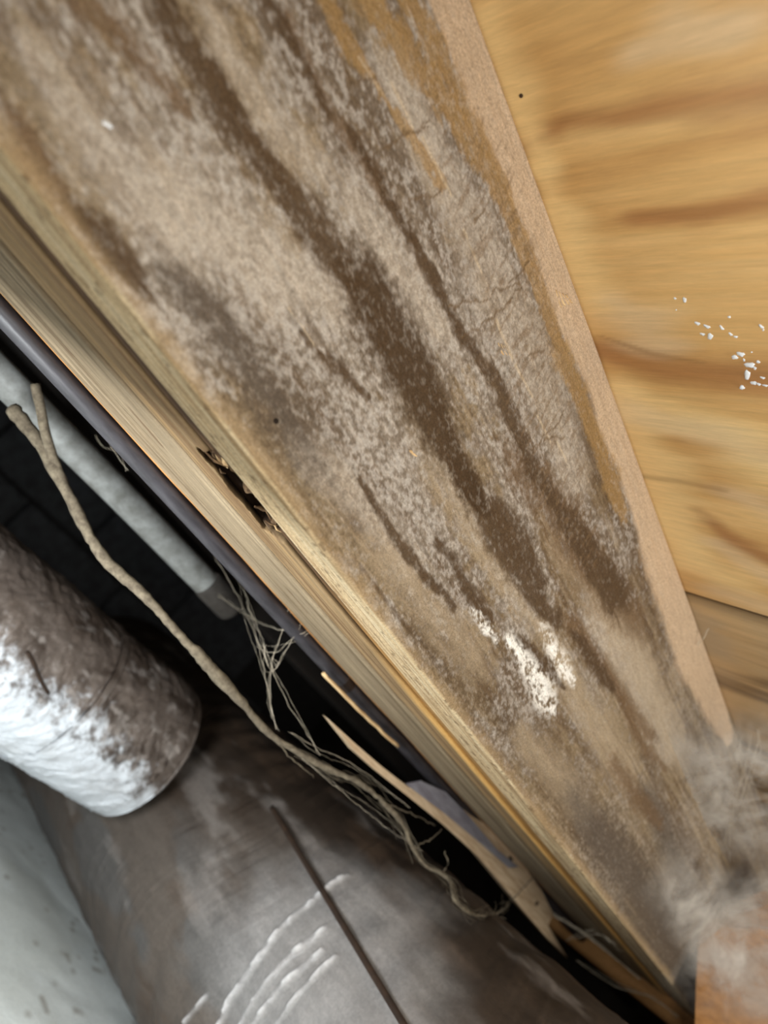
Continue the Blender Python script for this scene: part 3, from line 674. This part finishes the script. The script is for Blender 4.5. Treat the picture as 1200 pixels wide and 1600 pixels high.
# droplets under the plywood, their sparkle painted as white
me0 = None
for k, p in enumerate(DROPS):
    r = (0.0009, 0.0014, 0.0011, 0.0018, 0.0013)[k % 5] * (1.6 if k in (9, 11, 13, 15, 18, 24) else 1.0)
    if me0 is None:
        bm = bmesh.new()
        bmesh.ops.create_icosphere(bm, subdivisions=2, radius=1.0)
        for v in bm.verts:
            q = 1 + 0.9 * (vnoise(v.co.x * 2.3 + 9, v.co.y * 2.3 + v.co.z + 4, 5) - 0.5)
            v.co *= float(q); v.co.z *= 0.45
        me0 = bpy.data.meshes.new('droplet'); bm.to_mesh(me0); bm.free()
        me0.materials.append(M_drop)
        me0.polygons.foreach_set('use_smooth', [True] * len(me0.polygons))
    o = bpy.data.objects.new('droplet', me0); COL.objects.link(o); o.parent = ceiling
    o.location = (p[0], p[1], 0.6598)
    o.scale = (r * RNG.uniform(.5, 1.5), r * RNG.uniform(.5, 1.1), r * 0.8)
    o.rotation_euler = (0, 0, RNG.uniform(0, 3))
V, F = tube_data([(MISC['knot'][0], MISC['knot'][1], 0.6592), (MISC['knot'][0], MISC['knot'][1], 0.662)], 0.0011, 8)
mesh_obj('nail_head', V, F, M_nail, ceiling)

# ---------------------------------------------------------------- the end of the bay


def rim_board():
    ny, nz = 90, 40
    ys = np.linspace(-0.75, 0.60, ny); zs = np.linspace(0.40, 0.66, nz)
    Y = np.repeat(ys, nz); Z = np.tile(zs, ny)
    X = 1.181 + 0.001 * (fbm(Y * 8, Z * 160, 3, 171) - 0.5) + 0.0006
    col = mix(np.tile(lin(176, 130, 82), (len(X), 1)), lin(130, 92, 54), smooth(0.45, 0.65, fbm(Y * 5, Z * 90, 4, 173)) * 0.8)
    n = len(X)
    V = np.stack([X, Y, Z], 1).tolist() + [(1.22, -0.75, 0.40), (1.22, -0.75, 0.66), (1.22, 0.60, 0.66), (1.22, 0.60, 0.40)]
    F = grid_faces(ny, nz, flip=True).tolist()
    F += [[n, n + 1, n + 2, n + 3], [n, n + 3] + [i * nz for i in range(ny - 1, -1, -1)], [n + 2, n + 1] + [i * nz + nz - 1 for i in range(ny)],
          [n + 1, n] + list(range(nz)), [n + 3, n + 2] + [(ny - 1) * nz + j for j in range(nz - 1, -1, -1)]]
    o = mesh_obj('rim_board', V, F, M_lumber, None, np.vstack([col, np.tile(lin(140, 100, 60), (4, 1))]), True)
    return tag(o, 'shadowed brown board closing the far end of the joist bay', 'board')


rim_board()
blk = prism('scrap_block', BLOCK, 0.97, 1.1805, M_block, None, axis='X')
tag(blk, 'orange wooden block in the far corner, half veiled by cobweb', 'block')

# ---------------------------------------------------------------- pipes and boards beyond the joists
def pipe(name, x0, x1, y, z, r, mat, sag=0.0, sides=20, n=40, seed=0, parent=None):
    path = []
    for i in range(n + 1):
        t = i / n
        path.append((x0 + (x1 - x0) * t, y + 0.0008 * math.sin(7 * t + seed), z - sag * math.sin(math.pi * t) + 0.0006 * math.sin(11 * t)))
    V, F = tube_data(path, r, sides)
    return mesh_obj(name, V, F, mat, parent, None, True)


cable = pipe('conduit', -0.16, 1.17, 0.4735, 0.4185, 0.0072, M_conduit, seed=1)
tag(cable, 'slim dark violet-grey conduit running along the outer edge of the plank', 'conduit')
for x in (-0.05, 0.46, 0.86):
    V, F = tube_data([(x - 0.006, 0.4735, 0.4185), (x + 0.006, 0.4735, 0.4185)], 0.0082, 16)
    mesh_obj('clip', V, F, M_black, cable)


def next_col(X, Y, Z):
    return mix(np.tile(lin(26, 21, 17), (len(X), 1)), lin(15, 12, 9), smooth(0.45, 0.6, fbm(X * 6, Y * 200 + Z * 150, 3, 181)))  # near-black wood colour stands in for the darkness of the unlit bay


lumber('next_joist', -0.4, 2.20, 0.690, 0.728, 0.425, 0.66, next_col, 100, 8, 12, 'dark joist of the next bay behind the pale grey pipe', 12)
pvc = pipe('water_pipe', -0.16, 0.43, 0.674, 0.416, 0.0145, M_pvc, seed=2)
tag(pvc, 'pale grey plastic pipe blurred in the dark next bay', 'pipe')
V, F = tube_data([(0.40, 0.674, 0.416), (0.405, 0.674, 0.416), (0.445, 0.674, 0.4155), (0.45, 0.674, 0.415)], [0.0145, 0.0165, 0.0165, 0.0145], 20)
mesh_obj('coupling', V, F, plain('shaded_coupling', (58, 54, 50), 0.8, (42, 38, 34)), pvc, None, True)  # dark colour stands for the pipe end fading into shade

sb = prism('splintered_board', SPLINTER, 0.4655, 0.478, M_pale, None, rough=0.0006, seed=4)
tag(sb, 'pale splintered board tapering to a point under the joists', 'board')
for p in NAILS:
    V, F = tube_data([(p[0], 0.4635, p[2]), (p[0], 0.470, p[2])], 0.0028, 10)
    mesh_obj('nail', V, F, M_nail, sb)
la = prism('metal_strip', LATH, 0.4625, 0.4652, M_strip, None, rough=0.0003, seed=5)
tag(la, 'violet-grey metal strip lapped over the pale splintered board', 'strip')
V, F = tube_data(resample(ROD, 0.01, 0.0003, 3), 0.0018, 6)
rod = mesh_obj('stick', V, F, M_chip, None, None, True)
tag(rod, 'thin tan stick in the black gap above the splintered board', 'stick')

# ---------------------------------------------------------------- ground, sheet, ducts
floor = mesh_obj('floor', [(-1.2, -1.2, -.03), (2.2, -1.2, -.03), (2.2, 2.6, -.03), (-1.2, 2.6, -.03), (-1.2, -1.2, -.004), (2.2, -1.2, -.004), (2.2, 2.6, -.004), (-1.2, 2.6, -.004)],
                 [(3, 2, 1, 0), (4, 5, 6, 7), (0, 1, 5, 4), (1, 2, 6, 5), (2, 3, 7, 6), (3, 0, 4, 7)], M_soil)
tag(floor, kind='structure')
nx, ny = 150, 190
X = np.repeat(np.linspace(-0.2, 1.0, nx), ny); Y = np.tile(np.linspace(0.1, 1.75, ny), nx)
Z = 0.001 + 0.010 * np.abs(fbm(X * 5, Y * 6, 3, 191) - 0.5) + 0.0015 * np.abs(fbm(X * 30 + Y * 12, Y * 22, 3, 193) - 0.5)
Z = np.minimum(Z, 0.004 + 0.02 * np.abs(X - 0.72))
col = mix(np.tile(lin(232, 238, 236), (len(X), 1)), lin(208, 212, 206), smooth(0.5, 0.7, fbm(X * 8, Y * 8, 4, 195)) * 0.6)
col = mix(col, lin(122, 108, 88), smooth(0.74, 0.80, fbm(X * 60, Y * 60, 3, 197)) * 0.6)
sheet = mesh_obj('ground_sheet', np.stack([X, Y, Z], 1), grid_faces(nx, ny, flip=True), M_sheet, None, col, True)
tag(sheet, 'wrinkled white plastic sheet spread over the crawl space ground', 'sheet')


def cyl(x_axis, length0, length1, ctr, R, nl, na, relief, colour, end_round=0.0):
    """cylinder surface with relief; x_axis True runs along X, else along Y"""
    L = np.linspace(length0, length1, nl); A = np.linspace(0, 2 * math.pi, na, endpoint=False)
    l = np.repeat(L, na); a = np.tile(A, nl)
    r = R + relief(l, a)
    if end_round:
        t = np.clip((l - (length1 - end_round)) / end_round, 0, 1)
        r = r * np.sqrt(np.clip(1 - t ** 2 * 0.62, 0.02, 1))
    c, s = np.cos(a), np.sin(a)                       # a = 0 is +side, pi/2 is up
    if x_axis:
        V = np.stack([l, ctr[0] + r * c, ctr[1] + r * s], 1)
    else:
        V = np.stack([ctr[0] + r * c, l, ctr[1] + r * s], 1)
    F = grid_faces(nl, na, wrap_v=True, flip=x_axis).tolist()
    k = list(range(na)); e = [(nl - 1) * na + j for j in range(na)]
    F.append(k if not x_axis else k[::-1]); F.append(e[::-1] if not x_axis else e)
    return V, F, colour(l, a)


def a_rel(l, a):
    wr = np.abs(fbm(l * 55 + 0.9 * np.sin(a * 5) + a * 1.2, a * 2.6 - l * 8, 4, 203) - 0.5)
    return 0.0030 * (fbm(l * 90 + a * 2, a * 9, 3, 201) - 0.5) + 0.0065 * wr + 0.005 * (fbm(l * 9, a * 1.5, 3, 205) - 0.5)


def a_col(l, a):
    b = np.tile(lin(198, 203, 209), (len(l), 1))
    b = mix(b, lin(166, 168, 170), smooth(0.5, 0.7, fbm(l * 30, a * 3, 4, 211)) * 0.5)
    # dust lies on the upper side: a in (pi/2 .. pi) faces the camera and up
    up = np.sin(a - 0.10) + 0.5 * (fbm(l * 14, a * 2.2, 4, 213) - 0.5) + 0.9 * (fbm(l * 110, a * 11, 4, 215, 0.7) - 0.5) + 0.8 * (l - 0.40)
    dust = smooth(-0.22, 0.26, up)
    b = mix(b, lin(82, 68, 57), dust * 0.95)
    b = mix(b, lin(48, 37, 29), dust * smooth(0.40, 0.70, fbm(l * 26, a * 3.5, 5, 217)) * 0.75)
    b = mix(b, lin(150, 142, 136), dust * smooth(0.62, 0.78, fbm(l * 60, a * 8, 4, 219)) * 0.5)
    return b


V, F, C_ = cyl(True, -0.05, 0.600, (0.80, 0.233), 0.09, 420, 340, a_rel, a_col, end_round=0.05)
ductA = mesh_obj('branch_duct', V, F, M_foil, None, C_, True)
tag(ductA, 'white foil-wrapped branch duct with brown dust on its upper side', 'duct')
V, F, C_ = cyl(True, 0.425, 0.434, (0.80, 0.233), 0.0915, 6, 160, lambda l, a: 0.003 * (fbm(l * 100, a * 8, 3, 221) - 0.5), a_col)
mesh_obj('tape_band', V, F, M_foil, ductA, C_, True)
V, F, C_ = cyl(True, 0.552, 0.572, (0.80, 0.233), 0.0890, 8, 160, lambda l, a: 0.0015 * (fbm(l * 100, a * 8, 3, 223) - 0.5), a_col)
mesh_obj('collar', V, F, M_foil, ductA, C_, True)
tw = resample(TWIG, 0.003)
V, F = tube_data(tw, [0.0018] * (len(tw) - 1) + [0.0008], 6)
tag(mesh_obj('twig', V, F, M_black, None, None, True), 'short black twig lying on the white foil duct', 'twig')


def b_crease(l, a):
    m = np.zeros(l.shape)
    for pts, w in CREASE:
        best = np.full(l.shape, 9.0)
        for (y0, a0), (y1, a1) in zip(pts[:-1], pts[1:]):
            dx, dy = y1 - y0, (a1 - a0) * 0.174; l2 = dx * dx + dy * dy + 1e-12
            px, py = l - y0 + 0.004 * (fbm(l * 40, a * 7, 2, 261) - .5), (a - a0) * 0.174
            t = np.clip((px * dx + py * dy) / l2, 0, 1)
            best = np.minimum(best, np.hypot(px - t * dx, py - t * dy))
        m = np.maximum(m, np.exp(-(best / w) ** 2) * (0.4 + 0.9 * smooth(0.4, 0.6, fbm(l * 90, a * 16, 2, 263))))
    return np.clip(m, 0, 1)


def b_rel(l, a):
    return b_rel0(l, a) + 0.0045 * b_crease(l, a)


def b_rel0(l, a):
    ring = 0.5 + 0.5 * np.cos(2 * math.pi * (l + 0.030 * (fbm(l * 6, a * 2.2, 3, 239) - 0.5)) / 0.052)
    amp = 0.0004 + 0.0022 * smooth(0.45, 0.65, fbm(l * 5, a * 1.6, 3, 237))
    crink = np.abs(fbm(l * 70 + 2 * np.sin(a * 3), a * 1.5 + l * 3, 3, 235) - 0.5)
    return amp * ring + 0.006 * (fbm(l * 9, a * 1.8, 4, 231) - 0.5) + 0.0050 * crink * smooth(0.42, 0.62, fbm(l * 5 + 9, a * 1.9, 3, 233))


def b_col(l, a):
    b = np.tile(lin(88, 79, 72), (len(l), 1))
    d = fbm(l * 5, a * 2.4, 4, 241)
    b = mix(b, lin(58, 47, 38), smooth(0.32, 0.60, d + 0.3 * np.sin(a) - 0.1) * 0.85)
    b = mix(b, lin(40, 31, 24), smooth(0.20, 0.90, np.sin(a) + 0.5 * (d - 0.5)) * 0.85)  # top side darkened: settled dust plus painted shade below the joists
    b = mix(b, lin(74, 59, 47), smooth(0.48, 0.70, fbm(l * 10, a * 5, 5, 243)) * 0.6)
    b = mix(b, lin(84, 84, 84), smooth(0.50, 0.62, fbm(l * 6 + 1, a * 3, 4, 247)) * smooth(0.4, -0.2, np.sin(a)) * 0.6)
    b = mix(b, lin(146, 139, 134), smooth(0.58, 0.74, fbm(l * 7 + 3, a * 4, 5, 245)) * 0.4)
    clean = smooth(0.16, 0.05, np.hypot((l - CLEAN[0]), (a - CLEAN[1]) * 0.174) + 0.10 * (fbm(l * 12, a * 5, 3, 265) - 0.5))
    b = mix(b, lin(142, 139, 137), clean * 0.7)
    b = mix(b, lin(222, 220, 220), b_crease(l, a) * 0.5)  # shine of the creased plastic, painted near white along the ridges
    return b


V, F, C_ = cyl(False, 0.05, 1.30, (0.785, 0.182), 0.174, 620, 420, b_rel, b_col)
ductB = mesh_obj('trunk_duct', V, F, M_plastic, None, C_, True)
tag(ductB, 'big dusty brown plastic-jacketed duct passing under the joists', 'duct')
st = resample(STRAP, 0.01)
V, F = tube_data(st, 0.0032, 6)
tag(mesh_obj('strap', V, F, M_black, None, None, True), 'thin dark strap stretched over the big dusty duct', 'strap')

# foundation wall of blocks, far back in the dark
wall = mesh_obj('wall_back', [(x, y, z) for z in (-.004, 0.70) for x, y in ((-1.2, 2.23), (2.2, 2.23), (2.2, 2.4), (-1.2, 2.4))],
                [(3, 2, 1, 0), (4, 5, 6, 7), (0, 1, 5, 4), (1, 2, 6, 5), (2, 3, 7, 6), (3, 0, 4, 7)], M_mortar)
tag(wall, kind='structure')
bm = bmesh.new()
bmesh.ops.create_cube(bm, size=1.0)
for v in bm.verts:
    v.co.x *= 0.388; v.co.y *= 0.05; v.co.z *= 0.190
bmesh.ops.bevel(bm, geom=list(bm.edges), offset=0.006, segments=1, affect='EDGES')
me = bpy.data.meshes.new('block'); bm.to_mesh(me); bm.free(); me.materials.append(M_wall)
for r in range(3):
    for k in range(7):
        o = bpy.data.objects.new('block', me); COL.objects.link(o); o.parent = wall
        o.location = (-0.9 + k * 0.4 + 0.2 * (r % 2), 2.225 + RNG.uniform(-.003, .003), 0.1 + r * 0.2)

# concrete end wall far beyond the joists
bm = bmesh.new()
bmesh.ops.create_cube(bm, size=1.0)
for v in bm.verts:
    v.co.x = 2.25 + v.co.x * 0.1; v.co.y = 0.5 + v.co.y * 3.5; v.co.z = 0.348 + v.co.z * 0.704
bmesh.ops.bevel(bm, geom=list(bm.edges), offset=0.006, segments=1, affect='EDGES')
me = bpy.data.meshes.new('wall_end'); bm.to_mesh(me); bm.free(); me.materials.append(M_endwall)
o = bpy.data.objects.new('wall_end', me); COL.objects.link(o); tag(o, kind='structure')

# ---------------------------------------------------------------- root and cobwebs
p = resample(ROOT, 0.004, 0.00025, 5)
n = len(p)
rad = []
for i in range(n):
    t = i / (n - 1)
    r = 0.0046 * (1 - t) ** 1.5 + 0.0009
    if 0.28 < t < 0.36: r *= 1.35
    rad.append(r * (1 + 0.25 * float(vnoise(np.array([i * 0.21]), np.array([0.5]), 9)[0] - 0.5) * 2))
V, F = tube_data(p, rad, 10, 0.10, 6)
root = mesh_obj('hanging_root', V, F, M_root, None, None, True)
tag(root, 'long dusty tan root dangling across the dark gap over the ducts', 'root')
p = resample(ROOTB, 0.006, 0.0002, 7)
V, F = tube_data(p, [0.0040 for _ in p], 8, 0.10, 8)
mesh_obj('rootlet', V, F, M_root, root, None, True)
for k, tws in enumerate(ROOTTW):
    p = resample(tws, 0.004, 0.0006, 30 + k)
    V, F = tube_data(p, [0.0009 * (1 - 0.6 * i / len(p)) for i in range(len(p))], 5, 0.4, k)
    mesh_obj('rootlet', V, F, M_root, root, None, True)
# dusty fibres clinging to the lower half of the root
V = []; F = []
main = resample(ROOT, 0.004, 0, 5)
for k in range(110):
    i = RNG.randint(int(len(main) * 0.40), len(main) - 12)
    q = []
    off = Vector((RNG.gauss(0, .002), RNG.gauss(0, .002), RNG.gauss(0, .002)))
    for j in range(0, 12, 2):
        off = off + Vector((RNG.gauss(0, .0014), RNG.gauss(0, .0014), RNG.gauss(0, .0014)))
        q.append(main[i + j] + off)
    v, f = tube_data(q, 0.00018, 3)
    b0 = len(V); V += v; F += [tuple(x + b0 for x in t) for t in f]
tag(mesh_obj('fibres', V, F, M_root, root), kind='stuff')


def strand_set(name, paths, r, label, seed, extra=0, spread=0.004):
    e = empty(name, paths[0][0])
    tag(e, label, 'cobweb')
    rr = random.Random(seed)
    for k, path in enumerate(paths):
        V = []; F = []
        for c in range(1 + extra):
            pts = [Vector(q) for q in path]
            if c:
                pts = [q + Vector((rr.gauss(0, spread), rr.gauss(0, spread), rr.gauss(0, spread))) * (0.4 if i in (0, len(pts) - 1) else 1) for i, q in enumerate(pts)]
            pts = resample(pts, 0.005, 0.0004, seed + k * 7 + c)
            v, f = tube_data(pts, [r * (1.0 if c == 0 else 0.6) * (0.7 + 0.6 * rr.random()) for _ in pts], 4)
            b0 = len(V); V += v; F += [tuple(x + b0 for x in t) for t in f]
        put(mesh_obj('strand', V, F, M_web, None), e)
    return e


strand_set('cobweb', WEBS, 0.00014, 'wispy cobweb strung between the conduit and the tan root', 40, 1, 0.004)
strand_set('cobweb', CWEB[:10], 0.00032, 'loose cobweb threads hanging from the plywood at the far end', 60, 1, 0.002)
strand_set('cobweb', CWEB[10:], 0.0004, 'thin cobweb lines below the far end of the mouldy joist', 80, 2, 0.005)


def veil(name, ctr, U, Vv, nu, nv, bulge, label, seed):
    """sagging torn web sheet: fades out towards its rim"""
    c = Vector(ctr); U = Vector(U); Vv = Vector(Vv); nrm = U.cross(Vv).normalized()
    V = []; T = []
    for i in range(nu):
        for j in range(nv):
            s = 2 * i / (nu - 1) - 1; t = 2 * j / (nv - 1) - 1
            h = bulge * (1 - s * s) * (1 - t * t) + 0.006 * (float(fbm(np.array([s * 2 + 5]), np.array([t * 2 + 7.0]), 3, seed)[0]) - 0.5)
            V.append(tuple(c + U * s + Vv * t + nrm * h))
            k = max(0.0, 1 - max(abs(s), abs(t)) ** 2.0) * max(0, 1 - 0.6 * (s * s + t * t))
            T.append((k, k, k))
    o = mesh_obj(name, V, grid_faces(nu, nv), M_veil, None, np.array(T), True)
    return tag(o, label, 'cobweb')

veil('cobweb_sheet', (0.99, 0.262, 0.545), (0.12, 0.0, -0.01), (0.0, -0.06, 0.075), 36, 28, 0.014, 'fluffy whitish cobweb sheet in the far lower corner of the joist', 301)
veil('cobweb_sheet', (0.80, 0.262, 0.60), (0.20, 0.0, 0.0), (0.0, -0.06, 0.055), 36, 28, 0.010, 'faint grey cobweb sheet bridging joist and plywood near the panel seam', 303)
veil('cobweb_sheet', (0.955, 0.235, 0.50), (0.0, 0.075, -0.01), (0.0, 0.01, 0.085), 30, 30, 0.010, 'hazy cobweb sheet hanging in front of the orange block', 305)
veil('cobweb_sheet', (0.90, 0.274, 0.500), (0.18, 0.0, 0.0), (0.0, -0.012, 0.05), 36, 28, 0.004, 'grey cobweb sheet clinging to the low far face of the joist', 307)
veil('cobweb_sheet', (0.955, 0.232, 0.545), (0.055, 0.0, -0.004), (0.0, -0.055, 0.045), 30, 30, 0.012, 'dense white cobweb tuft above the orange block', 309)
